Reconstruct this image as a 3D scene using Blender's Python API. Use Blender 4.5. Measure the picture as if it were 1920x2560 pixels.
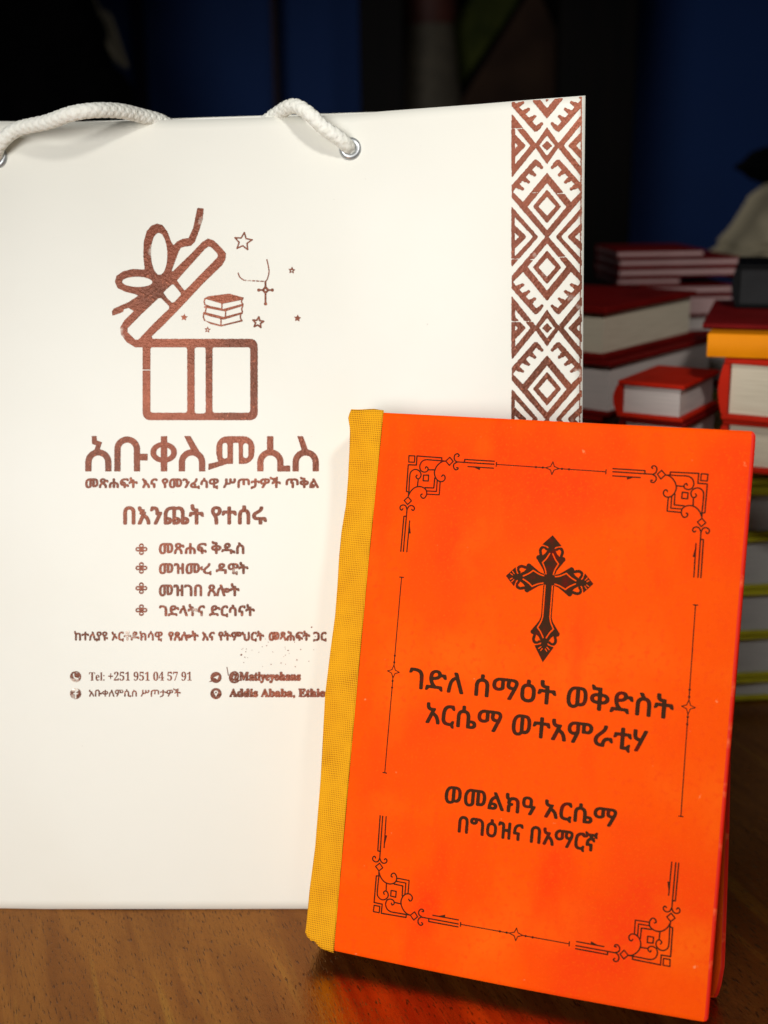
import bpy, math, random
import numpy as np
from mathutils import Matrix, Vector

random.seed(7); np.random.seed(7)
for o in list(bpy.data.objects): bpy.data.objects.remove(o)
S = bpy.context.scene; COL = S.collection

# ------------------------------------------------------------------ camera
F, PITCH, CAMH, ROLL = 3000.0, 0.27674, 0.29907, -0.01359   # focal length in photo pixels
cam_d = bpy.data.cameras.new('camera'); cam = bpy.data.objects.new('camera', cam_d); COL.objects.link(cam)
cam.matrix_world = Matrix.Translation((0, 0, CAMH)) @ Matrix.Rotation(math.pi/2-PITCH, 4, 'X') @ Matrix.Rotation(ROLL, 4, 'Z')
cam_d.sensor_fit = 'HORIZONTAL'; cam_d.sensor_width = 36.0; cam_d.lens = 36.0*F/1920
cam_d.clip_start = 0.01; cam_d.clip_end = 50
cam_d.dof.use_dof = True; cam_d.dof.focus_distance = 0.470
cam_d.dof.aperture_fstop = cam_d.lens/6.0
S.camera = cam

# ------------------------------------------------------------------ world, lamps, exposure
w = bpy.data.worlds.new('World'); S.world = w; w.use_nodes = True
bg = w.node_tree.nodes['Background']; bg.inputs[0].default_value = (0.55, 0.6, 0.75, 1); bg.inputs[1].default_value = 0.010
def area(name, loc, target, size, power, col=(1, 1, 1), spread=180):
    l = bpy.data.lights.new(name, 'AREA'); l.shape = 'DISK'; l.size = size; l.energy = power; l.color = col; l.spread = math.radians(spread)
    o = bpy.data.objects.new(name, l); COL.objects.link(o); o.location = loc
    o.rotation_euler = (Vector(target)-Vector(loc)).to_track_quat('-Z', 'Y').to_euler()
    return o
area('key_lamp', (0.19, -0.02, 0.73), (0.09, 0.62, 0.33), 0.08, 0.30, (1, 0.975, 0.93), 56)
area('fill_lamp', (-0.36, -0.42, 0.40), (-0.03, 0.42, 0.07), 0.46, 1.70, (1, 0.99, 0.965), 72)
S.view_settings.view_transform = 'Standard'; S.view_settings.look = 'None'
S.view_settings.exposure = 0; S.view_settings.gamma = 1; S.view_settings.use_curve_mapping = False

# ------------------------------------------------------------------ rays of the photo
def rays(px, py):
    a = np.asarray(px, float)-960; b = np.asarray(py, float)-1280
    cr, sr = math.cos(ROLL), math.sin(ROLL)
    a, b = cr*a+sr*b, -sr*a+cr*b
    c, s = math.cos(PITCH), math.sin(PITCH)
    up = -b/F
    return np.stack([a/F, c+up*s, -s+up*c], -1)
C0 = np.array([0, 0, CAMH])
def at(px, py, Y):
    d = rays(px, py); return C0+d*(Y/d[..., 1])[..., None]
def on_table(px, py):
    d = rays(px, py); return C0+d*(-CAMH/d[..., 2])[..., None]

# ------------------------------------------------------------------ materials
def mat(name, rgb, rough=0.6, metal=0.0, spec=0.5, noise=None, bump=None, extra=None):
    """noise=(scale, rgb2, lo, hi) mixes a second colour in blotches; bump=(scale, strength)"""
    m = bpy.data.materials.new(name); m.use_nodes = True
    nt = m.node_tree; N = nt.nodes; L = nt.links; b = N['Principled BSDF']
    b.inputs['Base Color'].default_value = (*rgb, 1); b.inputs['Roughness'].default_value = rough
    b.inputs['Metallic'].default_value = metal; b.inputs['Specular IOR Level'].default_value = spec
    tc = N.new('ShaderNodeTexCoord'); col = None
    for nz in (noise if isinstance(noise, list) else [noise] if noise else []):
        sc, c2, lo, hi = nz[:4]
        t = N.new('ShaderNodeTexNoise'); t.inputs['Scale'].default_value = sc; t.inputs['Detail'].default_value = 5
        if len(nz) > 4:
            mp = N.new('ShaderNodeMapping'); mp.inputs['Scale'].default_value = nz[4]; L.new(tc.outputs['Object'], mp.inputs[0]); L.new(mp.outputs[0], t.inputs[0])
        else: L.new(tc.outputs['Object'], t.inputs[0])
        r = N.new('ShaderNodeMapRange'); r.inputs[1].default_value = lo; r.inputs[2].default_value = hi; L.new(t.outputs[0], r.inputs[0])
        mx = N.new('ShaderNodeMix'); mx.data_type = 'RGBA'; L.new(r.outputs[0], mx.inputs[0])
        if col is None: mx.inputs[6].default_value = (*rgb, 1)
        else: L.new(col, mx.inputs[6])
        mx.inputs[7].default_value = (*c2, 1); col = mx.outputs[2]
    if col is not None: L.new(col, b.inputs['Base Color'])
    if bump:
        t = N.new('ShaderNodeTexNoise'); t.inputs['Scale'].default_value = bump[0]; t.inputs['Detail'].default_value = 4
        if len(bump) > 2:
            mp = N.new('ShaderNodeMapping'); mp.inputs['Scale'].default_value = bump[2]; L.new(tc.outputs['Object'], mp.inputs[0]); L.new(mp.outputs[0], t.inputs[0])
        else: L.new(tc.outputs['Object'], t.inputs[0])
        bp = N.new('ShaderNodeBump'); bp.inputs['Strength'].default_value = bump[1]; bp.inputs['Distance'].default_value = 0.001
        L.new(t.outputs[0], bp.inputs['Height']); L.new(bp.outputs[0], b.inputs['Normal'])
    return m

M = {}
M['paper'] = mat('bag_paper', (0.83, 0.815, 0.735), 0.42, spec=0.35, noise=[(9, (0.815, 0.795, 0.71), .45, .6), (700, (0.5, 0.46, 0.4), .765, .79)], bump=(60, .12))
M['paper_edge'] = mat('paper_edge', (0.85, 0.83, 0.77), 0.7, noise=(300, (0.7, 0.67, 0.6), .5, .7))
M['rope'] = mat('cotton_rope', (0.96, 0.95, 0.87), 0.85, noise=(400, (0.93, 0.92, 0.82), .45, .65), bump=(2500, .25))
M['eyelet'] = mat('eyelet_metal', (0.50, 0.52, 0.53), 0.4, metal=0.75, noise=(200, (0.6, 0.62, 0.64), .5, .6))
def foil(name, worn):
    m = mat(name, (0.19, 0.046, 0.019), 0.42, metal=0.32, spec=0.35,
            noise=[(28, (0.11, 0.030, 0.011), .40, .62), (17, (0.30, 0.080, 0.036), .52, .70), (900, (0.36, 0.11, 0.055), .60, .72), (60+worn*60, (0.80, 0.74, 0.64), .66-worn*.2, .76-worn*.18)], bump=(900, .35))
    return m
M['foil'] = foil('copper_foil', 0.0)
M['foil_worn'] = foil('copper_foil_worn', 0.30)
M['orange'] = mat('orange_cover', (0.98, 0.088, 0.0015), 0.55, spec=0.02,
    noise=[(14, (0.95, 0.055, 0.004), .50, .68), (22, (1.0, 0.125, 0.004), .52, .75), (17, (0.96, 0.052, 0.003), .56, .74, (2.0, 1, .8)), (420, (0.94, 0.075, 0.003), .52, .75), (1100, (1.0, 0.105, 0.004), .56, .78), (260, (1.0, 0.26, 0.09), .71, .76)], bump=(350, .18))
M['orange_edge'] = mat('orange_cover_edge', (0.80, 0.018, 0.004), 0.5, spec=0.25, noise=(160, (0.95, 0.12, 0.03), .58, .72))  # worn turn-in edge of the boards, its redder shading put into the colour
M['ink'] = mat('brown_ink', (0.050, 0.017, 0.006), 0.6, spec=0.04, noise=(180, (0.12, 0.008, 0.003), .52, .66))
M['pages'] = mat('page_edges', (0.62, 0.58, 0.50), 0.9, noise=(60, (0.52, 0.48, 0.40), .42, .62, (1, 1, 26)))

def weave():
    m = mat('yellow_book_cloth', (0.86, 0.36, 0.008), 0.8, spec=0.15)
    nt = m.node_tree; N = nt.nodes; L = nt.links; b = N['Principled BSDF']; tc = [n for n in N if n.type == 'TEX_COORD'][0]
    # thread grid: dark pores where two sine waves coincide, broken up by noise
    sep = N.new('ShaderNodeSeparateXYZ'); warp = N.new('ShaderNodeTexNoise'); warp.inputs['Scale'].default_value = 90
    L.new(tc.outputs['Object'], warp.inputs[0])
    wm = N.new('ShaderNodeVectorMath'); wm.operation = 'SCALE'; wm.inputs['Scale'].default_value = 0.0011; L.new(warp.outputs['Color'], wm.inputs[0])
    ad = N.new('ShaderNodeVectorMath'); L.new(tc.outputs['Object'], ad.inputs[0]); L.new(wm.outputs[0], ad.inputs[1]); L.new(ad.outputs[0], sep.inputs[0])
    def sinw(o, per, ph=0):
        k = N.new('ShaderNodeMath'); k.operation = 'MULTIPLY_ADD'; k.inputs[1].default_value = 2*math.pi/per; k.inputs[2].default_value = ph; L.new(o, k.inputs[0])
        s = N.new('ShaderNodeMath'); s.operation = 'SINE'; L.new(k.outputs[0], s.inputs[0]); return s.outputs[0]
    sx, sz = sinw(sep.outputs[0], 0.00074), sinw(sep.outputs[2], 0.00082)
    mu = N.new('ShaderNodeMath'); mu.operation = 'ADD'; L.new(sx, mu.inputs[0]); L.new(sz, mu.inputs[1])
    big = N.new('ShaderNodeTexNoise'); big.inputs['Scale'].default_value = 120; L.new(tc.outputs['Object'], big.inputs[0])
    a2 = N.new('ShaderNodeMath'); a2.operation = 'MULTIPLY_ADD'; a2.inputs[1].default_value = 2.6; L.new(big.outputs[0], a2.inputs[0]); L.new(mu.outputs[0], a2.inputs[2])
    r = N.new('ShaderNodeMapRange'); r.inputs[1].default_value = 1.6; r.inputs[2].default_value = 3.3; L.new(a2.outputs[0], r.inputs[0])
    mx = N.new('ShaderNodeMix'); mx.data_type = 'RGBA'; mx.inputs[6].default_value = (0.96, 0.44, 0.010, 1); mx.inputs[7].default_value = (0.36, 0.10, 0.006, 1); L.new(r.outputs[0], mx.inputs[0])
    t2 = N.new('ShaderNodeTexNoise'); t2.inputs['Scale'].default_value = 25; L.new(tc.outputs['Object'], t2.inputs[0])
    r2 = N.new('ShaderNodeMapRange'); r2.inputs[1].default_value = .45; r2.inputs[2].default_value = .7; r2.inputs[4].default_value = .35; L.new(t2.outputs[0], r2.inputs[0])
    mx2 = N.new('ShaderNodeMix'); mx2.data_type = 'RGBA'; L.new(r2.outputs[0], mx2.inputs[0]); L.new(mx.outputs[2], mx2.inputs[6]); mx2.inputs[7].default_value = (0.88, 0.31, 0.007, 1)
    L.new(mx2.outputs[2], b.inputs['Base Color'])
    bp = N.new('ShaderNodeBump'); bp.inputs['Strength'].default_value = .5; bp.inputs['Distance'].default_value = .0002; bp.invert = True
    L.new(a2.outputs[0], bp.inputs['Height']); L.new(bp.outputs[0], b.inputs['Normal'])
    return m
M['cloth'] = weave()

def wood():
    m = mat('table_wood', (0.10, 0.035, 0.012), 0.33, spec=0.5)
    m.node_tree.nodes['Principled BSDF'].inputs['Specular Tint'].default_value = (1, .62, .22, 1)
    nt = m.node_tree; N = nt.nodes; L = nt.links; b = N['Principled BSDF']; tc = [n for n in N if n.type == 'TEX_COORD'][0]
    rot = N.new('ShaderNodeMapping'); rot.inputs['Rotation'].default_value = (0, 0, math.radians(-20)); L.new(tc.outputs['Object'], rot.inputs[0])
    def nz(scale, sx, sy, det=5, dist=0):
        mp = N.new('ShaderNodeMapping'); mp.inputs['Scale'].default_value = (sx, sy, 1); L.new(rot.outputs[0], mp.inputs[0])
        t = N.new('ShaderNodeTexNoise'); t.inputs['Scale'].default_value = scale; t.inputs['Detail'].default_value = det; t.inputs['Distortion'].default_value = dist
        L.new(mp.outputs[0], t.inputs[0]); return t.outputs[0]
    def mr(o, lo, hi, c=1):
        r = N.new('ShaderNodeMapRange'); r.inputs[1].default_value = lo; r.inputs[2].default_value = hi; r.inputs[4].default_value = c; L.new(o, r.inputs[0]); return r.outputs[0]
    def mix(f, a, c):
        x = N.new('ShaderNodeMix'); x.data_type = 'RGBA'; L.new(f, x.inputs[0])
        if isinstance(a, tuple): x.inputs[6].default_value = (*a, 1)
        else: L.new(a, x.inputs[6])
        x.inputs[7].default_value = (*c, 1); return x.outputs[2]
    c = mix(mr(nz(6, 4, .8, 4, 1.6), .38, .62), (0.066, 0.018, 0.004), (0.032, 0.009, 0.0025))
    c = mix(mr(nz(20, 8, .5, 4), .50, .66, .8), c, (0.105, 0.036, 0.007))
    c = mix(mr(nz(60, 9, .7, 3), .56, .70, .75), c, (0.028, 0.009, 0.004))
    fine = mr(nz(260, 6, .8, 3), .52, .72, .55); c = mix(fine, c, (0.026, 0.008, 0.003))
    pores = mr(nz(190, 8, 1.1, 2), .61, .68, .9)
    c = mix(pores, c, (0.010, 0.0035, 0.002))
    L.new(c, b.inputs['Base Color'])
    rr = mr(nz(40, 3, 1, 3), .3, .7); ma = N.new('ShaderNodeMath'); ma.operation = 'MULTIPLY_ADD'; ma.inputs[1].default_value = .12; ma.inputs[2].default_value = .17; L.new(rr, ma.inputs[0]); L.new(ma.outputs[0], b.inputs['Roughness'])
    bp = N.new('ShaderNodeBump'); bp.inputs['Strength'].default_value = .35; bp.inputs['Distance'].default_value = .0006; bp.invert = True
    L.new(pores, bp.inputs['Height']); L.new(bp.outputs[0], b.inputs['Normal'])
    fb = N.new('ShaderNodeBump'); fb.inputs['Strength'].default_value = .30; fb.inputs['Distance'].default_value = .0004
    L.new(nz(520, 3, .9, 4), fb.inputs['Height']); L.new(bp.outputs[0], fb.inputs['Normal']); L.new(fb.outputs[0], b.inputs['Normal']); bp = fb
    # golden shimmer of the varnished grain
    gl = N.new('ShaderNodeBsdfGlossy'); gl.inputs['Roughness'].default_value = .26; L.new(bp.outputs[0], gl.inputs['Normal'])
    gc = mix(mr(nz(13, 6, .6, 5, 1.2), .38, .66), (0.56, 0.215, 0.036), (0.39, 0.130, 0.022)); gc = mix(mr(nz(9, 9, .5, 2), .58, .68, .8), gc, (0.80, 0.42, 0.06)); gc = mix(fine, gc, (0.26, 0.09, 0.018)); gc = mix(pores, gc, (0.10, 0.03, 0.01)); L.new(gc, gl.inputs['Color'])
    ms = N.new('ShaderNodeMixShader'); ms.inputs[0].default_value = .44; out = N['Material Output']
    L.new(b.outputs[0], ms.inputs[1]); L.new(gl.outputs[0], ms.inputs[2]); L.new(ms.outputs[0], out.inputs[0])
    return m
M['wood'] = wood()

# ------------------------------------------------------------------ object helpers
def tag(o, label=None, cat=None, group=None, kind=None):
    if label: o['label'] = label
    if cat: o['category'] = cat
    if group: o['group'] = group
    if kind: o['kind'] = kind
    return o
def empty(name, mw, label, cat, group=None):
    o = bpy.data.objects.new(name, None); COL.objects.link(o); o.empty_display_size = .02
    o.matrix_world = mw; bpy.context.view_layer.update()
    return tag(o, label, cat, group)
def frame(origin, x, y, z):
    m = Matrix.Identity(4)
    for i in range(3):
        m[i][0], m[i][1], m[i][2], m[i][3] = x[i], y[i], z[i], origin[i]
    return m
def obj(name, verts, faces, mats, parent=None, world=True, smooth=False, midx=None, root=None):
    """one mesh object; verts in world space (world=True) are brought into the root's local space"""
    v = np.asarray(verts, float).reshape(-1, 3)
    root = root or parent
    if world and root is not None:
        inv = np.array(ROOTM[root.name].inverted()); v = v@inv[:3, :3].T+inv[:3, 3]
    me = bpy.data.meshes.new(name); me.from_pydata(v.tolist(), [], faces); me.update()
    for m in (mats if isinstance(mats, list) else [mats]): me.materials.append(m)
    if midx is not None: me.polygons.foreach_set('material_index', np.asarray(midx, np.int32))
    if smooth: me.polygons.foreach_set('use_smooth', np.ones(len(me.polygons), bool))
    o = bpy.data.objects.new(name, me); COL.objects.link(o)
    if parent is not None: o.parent = parent
    return o
ROOTM = {}
def thing(name, mw, label, cat, group=None):
    o = empty(name, mw, label, cat, group); ROOTM[o.name] = mw.copy(); return o
def bevel(o, wd, seg=2):
    m = o.modifiers.new('bevel', 'BEVEL'); m.width = wd; m.segments = seg; m.limit_method = 'ANGLE'; m.angle_limit = .6
def box_v(x0, x1, y0, y1, z0, z1):
    v = [(x, y, z) for z in (z0, z1) for y in (y0, y1) for x in (x0, x1)]
    f = [(0, 2, 3, 1), (4, 5, 7, 6), (0, 1, 5, 4), (2, 6, 7, 3), (0, 4, 6, 2), (1, 3, 7, 5)]
    return v, f
def grid_faces(nu, nv, flip=False):
    f = []
    for j in range(nv-1):
        for i in range(nu-1):
            a = j*nu+i; q = (a, a+1, a+nu+1, a+nu); f.append(q[::-1] if flip else q)
    return f
def smooth_path(p, n=8, closed=False):
    p = np.asarray(p, float); m = len(p); out = []
    rng = range(m if closed else m-1)
    for i in rng:
        if closed: a, b, c, d = p[i-1], p[i], p[(i+1) % m], p[(i+2) % m]
        else: a, b, c, d = p[max(i-1, 0)], p[i], p[i+1], p[min(i+2, m-1)]
        for k in range(n):
            t = k/n; out.append(.5*((2*b)+(-a+c)*t+(2*a-5*b+4*c-d)*t*t+(-a+3*b-3*c+d)*t**3))
    if not closed: out.append(p[-1])
    return np.array(out)

# ------------------------------------------------------------------ printing: shapes -> coverage field -> contour mesh
class Print:
    def __init__(s, x0, y0, x1, y1, step):
        s.st = step; s.x = np.arange(x0, x1+step, step); s.y = np.arange(y0, y1+step, step)
        s.F = np.zeros((len(s.y), len(s.x)))
    def win(s, p, pad):
        p = np.asarray(p, float)
        i0 = max(int((p[:, 0].min()-pad-s.x[0])/s.st), 0); i1 = min(int((p[:, 0].max()+pad-s.x[0])/s.st)+2, len(s.x))
        j0 = max(int((p[:, 1].min()-pad-s.y[0])/s.st), 0); j1 = min(int((p[:, 1].max()+pad-s.y[0])/s.st)+2, len(s.y))
        if i1 <= i0 or j1 <= j0: return None
        X, Y = np.meshgrid(s.x[i0:i1], s.y[j0:j1]); return slice(j0, j1), slice(i0, i1), X, Y
    def put(s, J, I, c, sub):
        if sub: s.F[J, I] = np.minimum(s.F[J, I], 1-c)
        else: s.F[J, I] = np.maximum(s.F[J, I], c)
    @staticmethod
    def segd(X, Y, a, b):
        d = b-a; L = (d*d).sum()+1e-12
        t = np.clip(((X-a[0])*d[0]+(Y-a[1])*d[1])/L, 0, 1)
        return np.hypot(X-a[0]-t*d[0], Y-a[1]-t*d[1])
    def line(s, p, w, sub=False, closed=False, smooth=0):
        p = np.asarray(p, float)
        if smooth: p = smooth_path(p, smooth, closed)
        if closed: p = np.vstack([p, p[:1]])
        for a, b in zip(p[:-1], p[1:]):
            q = s.win([a, b], w/2+s.st)
            if q is None: continue
            J, I, X, Y = q
            s.put(J, I, np.clip(.5+(w/2-s.segd(X, Y, a, b))/s.st, 0, 1), sub)
    def bar(s, p, w, sub=False):
        """flat-capped polyline with mitred joints"""
        p = np.asarray(p, float); d = np.diff(p, axis=0); d /= np.linalg.norm(d, axis=1)[:, None]+1e-9
        n = np.stack([-d[:, 1], d[:, 0]], 1); L, R = [], []
        for i in range(len(p)):
            if i == 0: m = n[0]
            elif i == len(p)-1: m = n[-1]
            else:
                m = n[i-1]+n[i]; m /= np.linalg.norm(m)+1e-9; m = m/max(m@n[i], .4)
            L.append(p[i]+m*w/2); R.append(p[i]-m*w/2)
        s.poly(L+R[::-1], sub)
    def poly(s, p, sub=False, smooth=0):
        p = np.asarray(p, float)
        if smooth: p = smooth_path(p, smooth, True)
        q = s.win(p, s.st*1.5)
        if q is None: return
        J, I, X, Y = q; ins = np.zeros(X.shape, bool); D = np.full(X.shape, 1e9)
        for a, b in zip(p, np.roll(p, -1, 0)):
            D = np.minimum(D, s.segd(X, Y, a, b))
            if a[1] != b[1]:
                ins ^= ((a[1] > Y) != (b[1] > Y)) & (X < (b[0]-a[0])*(Y-a[1])/(b[1]-a[1])+a[0])
        s.put(J, I, np.clip(.5+np.where(ins, D, -D)/s.st, 0, 1), sub)
    def disc(s, c, r, sub=False): s.line([c, (c[0]+1e-4, c[1])], 2*r, sub)
    def ellipse(s, c, rx, ry, sub=False, rot=0):
        t = np.linspace(0, 2*math.pi, 40)[:-1]; x, y = rx*np.cos(t), ry*np.sin(t); cr, sr = math.cos(rot), math.sin(rot)
        s.poly(np.stack([c[0]+cr*x-sr*y, c[1]+sr*x+cr*y], 1), sub)
    def star(s, c, R, w=None, rot=0, inner=.45, n=5):
        t = -math.pi/2+rot+np.arange(2*n)*math.pi/n; r = np.where(np.arange(2*n) % 2 == 0, R, R*inner)
        p = np.stack([c[0]+r*np.cos(t), c[1]+r*np.sin(t)], 1)
        if w: s.line(p, w, closed=True)
        else: s.poly(p)
    def text(s, body, x0, x1, y0, y1, skew=None):
        """body fitted into the box; y grows downwards"""
        for tri in text_tris(body):
            p = np.empty_like(tri); p[:, 0] = x0+tri[:, 0]*(x1-x0); p[:, 1] = y1-tri[:, 1]*(y1-y0)
            if skew: p = skew(p)
            q = s.win(p, s.st)
            if q is None: continue
            J, I, X, Y = q; c = np.zeros(X.shape)
            ar = (p[1, 0]-p[0, 0])*(p[2, 1]-p[0, 1])-(p[1, 1]-p[0, 1])*(p[2, 0]-p[0, 0])
            if abs(ar) < 1e-9: continue
            sg = 1 if ar > 0 else -1
            for ox in (-.33, 0, .33):
                for oy in (-.33, 0, .33):
                    ok = np.ones(X.shape, bool)
                    for k in range(3):
                        a, b = p[k], p[(k+1) % 3]
                        ok &= sg*((b[0]-a[0])*(Y+oy*s.st-a[1])-(b[1]-a[1])*(X+ox*s.st-a[0])) >= -1e-9
                    c += ok/9
            s.F[J, I] = np.minimum(s.F[J, I]+c, 1)
    def blur(s, n=1):
        for _ in range(n):
            P = np.pad(s.F, 1, mode='edge'); s.F = (P[:-2, 1:-1]+2*P[1:-1, 1:-1]+P[2:, 1:-1])/4
            P = np.pad(s.F, 1, mode='edge'); s.F = (P[1:-1, :-2]+2*P[1:-1, 1:-1]+P[1:-1, 2:])/4
    def fat(s, n=1, g=1.6):
        for _ in range(n): s.blur(1); s.F = np.clip(s.F*g, 0, 1)
    def wear(s, amp, cell=3, hole=0.0, hcell=6):
        """uneven edges and little drop-outs of the foil"""
        def nz(c):
            h, wd = s.F.shape; a = np.random.rand(h//c+3, wd//c+3)
            jy = np.arange(h)/c; jx = np.arange(wd)/c; y0 = jy.astype(int); x0 = jx.astype(int); ty = (jy-y0)[:, None]; tx = (jx-x0)[None]
            g = lambda dy, dx: a[np.ix_(y0+dy, x0+dx)]
            return (g(0, 0)*(1-tx)+g(0, 1)*tx)*(1-ty)+(g(1, 0)*(1-tx)+g(1, 1)*tx)*ty
        s.F = s.F+amp*(nz(cell)-.5)*(s.F > .02)
        if hole: s.F = np.where(nz(hcell)*.6+nz(2)*.4 < hole, s.F*.2, s.F)
    def mesh(s, thr=.5):
        F = s.F-thr; F[0] = F[-1] = -1; F[:, 0] = F[:, -1] = -1
        ins = F > 0; ny, nx = F.shape
        code = ins[:-1, :-1]*1+ins[:-1, 1:]*2+ins[1:, 1:]*4+ins[1:, :-1]*8
        J, I = np.nonzero(code); cd = code[J, I]
        verts, ids, faces = [], {}, []
        X, Y = s.x, s.y
        def V(k):
            r = ids.get(k)
            if r is None:
                t, j, i = k
                if t == 0: p = (X[i], Y[j])
                elif t == 1:
                    u = F[j, i]/(F[j, i]-F[j, i+1]); p = (X[i]+u*s.st, Y[j])
                else:
                    u = F[j, i]/(F[j, i]-F[j+1, i]); p = (X[i], Y[j]+u*s.st)
                r = ids[k] = len(verts); verts.append(p)
            return r
        for j, i, c in zip(J.tolist(), I.tolist(), cd.tolist()):
            cor = ((0, j, i), (0, j, i+1), (0, j+1, i+1), (0, j+1, i)); edg = ((1, j, i), (2, j, i+1), (1, j+1, i), (2, j, i))
            if c == 15: faces.append(tuple(V(k) for k in cor)); continue
            if c in (5, 10):
                for k in range(4):
                    if c >> k & 1: faces.append((V(edg[k-1]), V(cor[k]), V(edg[k])))
                continue
            f = []
            for k in range(4):
                if c >> k & 1: f.append(V(cor[k]))
                if (c >> k & 1) != (c >> ((k+1) % 4) & 1): f.append(V(edg[k]))
            faces.append(tuple(f))
        return np.array(verts).reshape(-1, 2), faces
_tc = {}
def text_tris(body):
    if body in _tc: return _tc[body]
    cu = bpy.data.curves.new('lettering', 'FONT'); cu.body = body; cu.resolution_u = 5
    o = bpy.data.objects.new('lettering', cu); COL.objects.link(o)
    dg = bpy.context.evaluated_depsgraph_get(); ev = o.evaluated_get(dg); me = ev.to_mesh()
    me.calc_loop_triangles()
    v = np.array([x.co[:2] for x in me.vertices]); t = np.array([x.vertices[:] for x in me.loop_triangles])
    ev.to_mesh_clear(); bpy.data.objects.remove(o); bpy.data.curves.remove(cu)
    lo, hi = v.min(0), v.max(0); v = (v-lo)/(hi-lo); _tc[body] = v[t]
    return _tc[body]

# ================================================================== SETTING
tv, tf = box_v(-0.9, 0.9, -0.10, 1.30, -0.035, 0.0)
o = obj('table', tv, tf, M['wood']); tag(o, kind='structure'); bevel(o, .004)
M['wall'] = mat('blue_wall', (0.002, 0.036, 0.18), 0.8, noise=(3, (0.002, 0.030, 0.15), .4, .6), bump=(150, .2))
wv, wf = box_v(-2.0, 2.4, 1.75, 1.85, -0.7, 2.2)
tag(obj('wall', wv, wf, M['wall']), kind='structure')

# ================================================================== PAPER BAG
YB, YAWB, TILT = 0.44033, -0.02853, 0.24304
ax = np.array([math.cos(YAWB), math.sin(YAWB), 0]); bz = np.array([0, math.sin(TILT), math.cos(TILT)])
bz = bz-ax*(ax@bz); bz /= np.linalg.norm(bz); nb = np.cross(ax, bz)   # points at the camera (-Y)
PB = np.array([0, YB, 0.0013])
def sstep(x): x = np.clip(x, 0, 1); return x*x*(3-2*x)
def bulge(a, b):   # the mouth bows forward towards its right corner, with a few soft waves
    return 0.013*sstep((a+0.02)/0.10)*sstep((b-0.16)/0.17)+0.0012*np.sin(a*23+1)*sstep((b-.18)/.15)+0.0006*np.sin(a*41+b*17)*np.sin(b*29+2)+0.0005*np.sin(a*90+1.3)*sstep((b-.26)/.06)
def on_bag(px, py, lift=0.0):
    d = rays(px, py); h = np.zeros(d.shape[:-1])
    for _ in range(6):
        k = ((PB-C0)@nb+h+lift)/(d@nb); P = C0+d*k[..., None]
        h = bulge((P-PB)@ax, (P-PB)@bz)
    return P
bag = thing('paper_bag', frame(PB, ax, -nb, bz), 'large cream paper gift bag with white rope handle and copper print behind the orange book', 'gift bag')
TOP = np.array([(-570, 306), (-200, 304), (0, 303), (240, 304), (410, 300), (480, 299), (670, 293), (860, 287), (960, 278), (1080, 269), (1200, 260), (1330, 249), (1463, 239)], float)
def topy(x): return np.interp(x, TOP[:, 0], TOP[:, 1])
nu, nv = 90, 90
G = []
for j in range(nv):
    t = j/(nv-1)
    xl, xr = -570+20*(1-t)*0, np.interp(t, [0, .6, .9, 1], [1449, 1456, 1461, 1463.5])
    xs = np.linspace(xl, xr, nu); ys = 2272.5+(topy(np.linspace(-570, 1463, nu))-2272.5)*t
    G.append(on_bag(xs, ys))
G = np.array(G)
front = obj('front_panel', G.reshape(-1, 3), grid_faces(nu, nv), [M['paper'], M['paper_edge']], bag, smooth=True)
sm = front.modifiers.new('sheet', 'SOLIDIFY'); sm.thickness = 0.0011; sm.offset = -1; sm.material_offset_rim = 1
def ring_at(c, r, n=40):
    t = np.linspace(0, 2*math.pi, n+1)[:-1]
    return c+np.outer(np.cos(t)*r, ax)+np.outer(np.sin(t)*r, bz)
EY = [(876, 372), (-9, 394)]
cut = []
for e in EY:
    c = on_bag(np.float64(e[0]), np.float64(e[1])); a, b = ring_at(c+nb*.01, .00255), ring_at(c-nb*.01, .00255); n = len(a)
    fs = [tuple(range(n-1, -1, -1)), tuple(range(n, 2*n))]+[(i, (i+1) % n, n+(i+1) % n, n+i) for i in range(n)]
    k = obj('cutter', np.vstack([a, b]), [f[::-1] for f in fs], M['paper_edge'], bag); cut.append(k)
    bm_ = front.modifiers.new('hole', 'BOOLEAN'); bm_.object = k; bm_.operation = 'DIFFERENCE'; bm_.solver = 'EXACT'
bpy.context.view_layer.update()
dg = bpy.context.evaluated_depsgraph_get(); me2 = bpy.data.meshes.new_from_object(front.evaluated_get(dg))
front.modifiers.clear(); front.data = me2
for k in cut: bpy.data.objects.remove(k)
# gussets, back and base
DB, DT = 0.088, 0.034
FL = G[:, 0]; FR = G[:, -1]
def backpt(p, t):
    dep = DB+(DT-DB)*t
    return np.array([p[0], p[1]+dep, p[2]-.0022*t])
for side, E in (('l', FL), ('r', FR)):
    V, n = [], len(E)
    for i, p in enumerate(E):
        t = i/(n-1); q = backpt(p, t); mid = (p+q)/2+ax*(0.012*t**1.5*(1 if side == 'l' else -1))
        p2 = p+np.array([0, .0012, 0])
        V += [p2, mid, q]
    o = obj('side_panel', V, grid_faces(3, n, side == 'l'), M['paper'], bag, smooth=False)
    o.modifiers.new('sheet', 'SOLIDIFY').thickness = .0006
V = [backpt(p, j/(nv-1)) for j in range(nv) for p in (G[j, 0], (G[j, 0]+G[j, -1])/2, G[j, -1])]
o = obj('back_panel', V, grid_faces(3, nv, True), M['paper'], bag); o.modifiers.new('sheet', 'SOLIDIFY').thickness = .0008
V = [G[0, 0], G[0, -1], backpt(G[0, -1], 0), backpt(G[0, 0], 0)]
V = [np.array([p[0], p[1]+.002, .0016]) for p in V]
obj('base_panel', V, [(0, 1, 2, 3)], M['paper'], bag)
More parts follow.
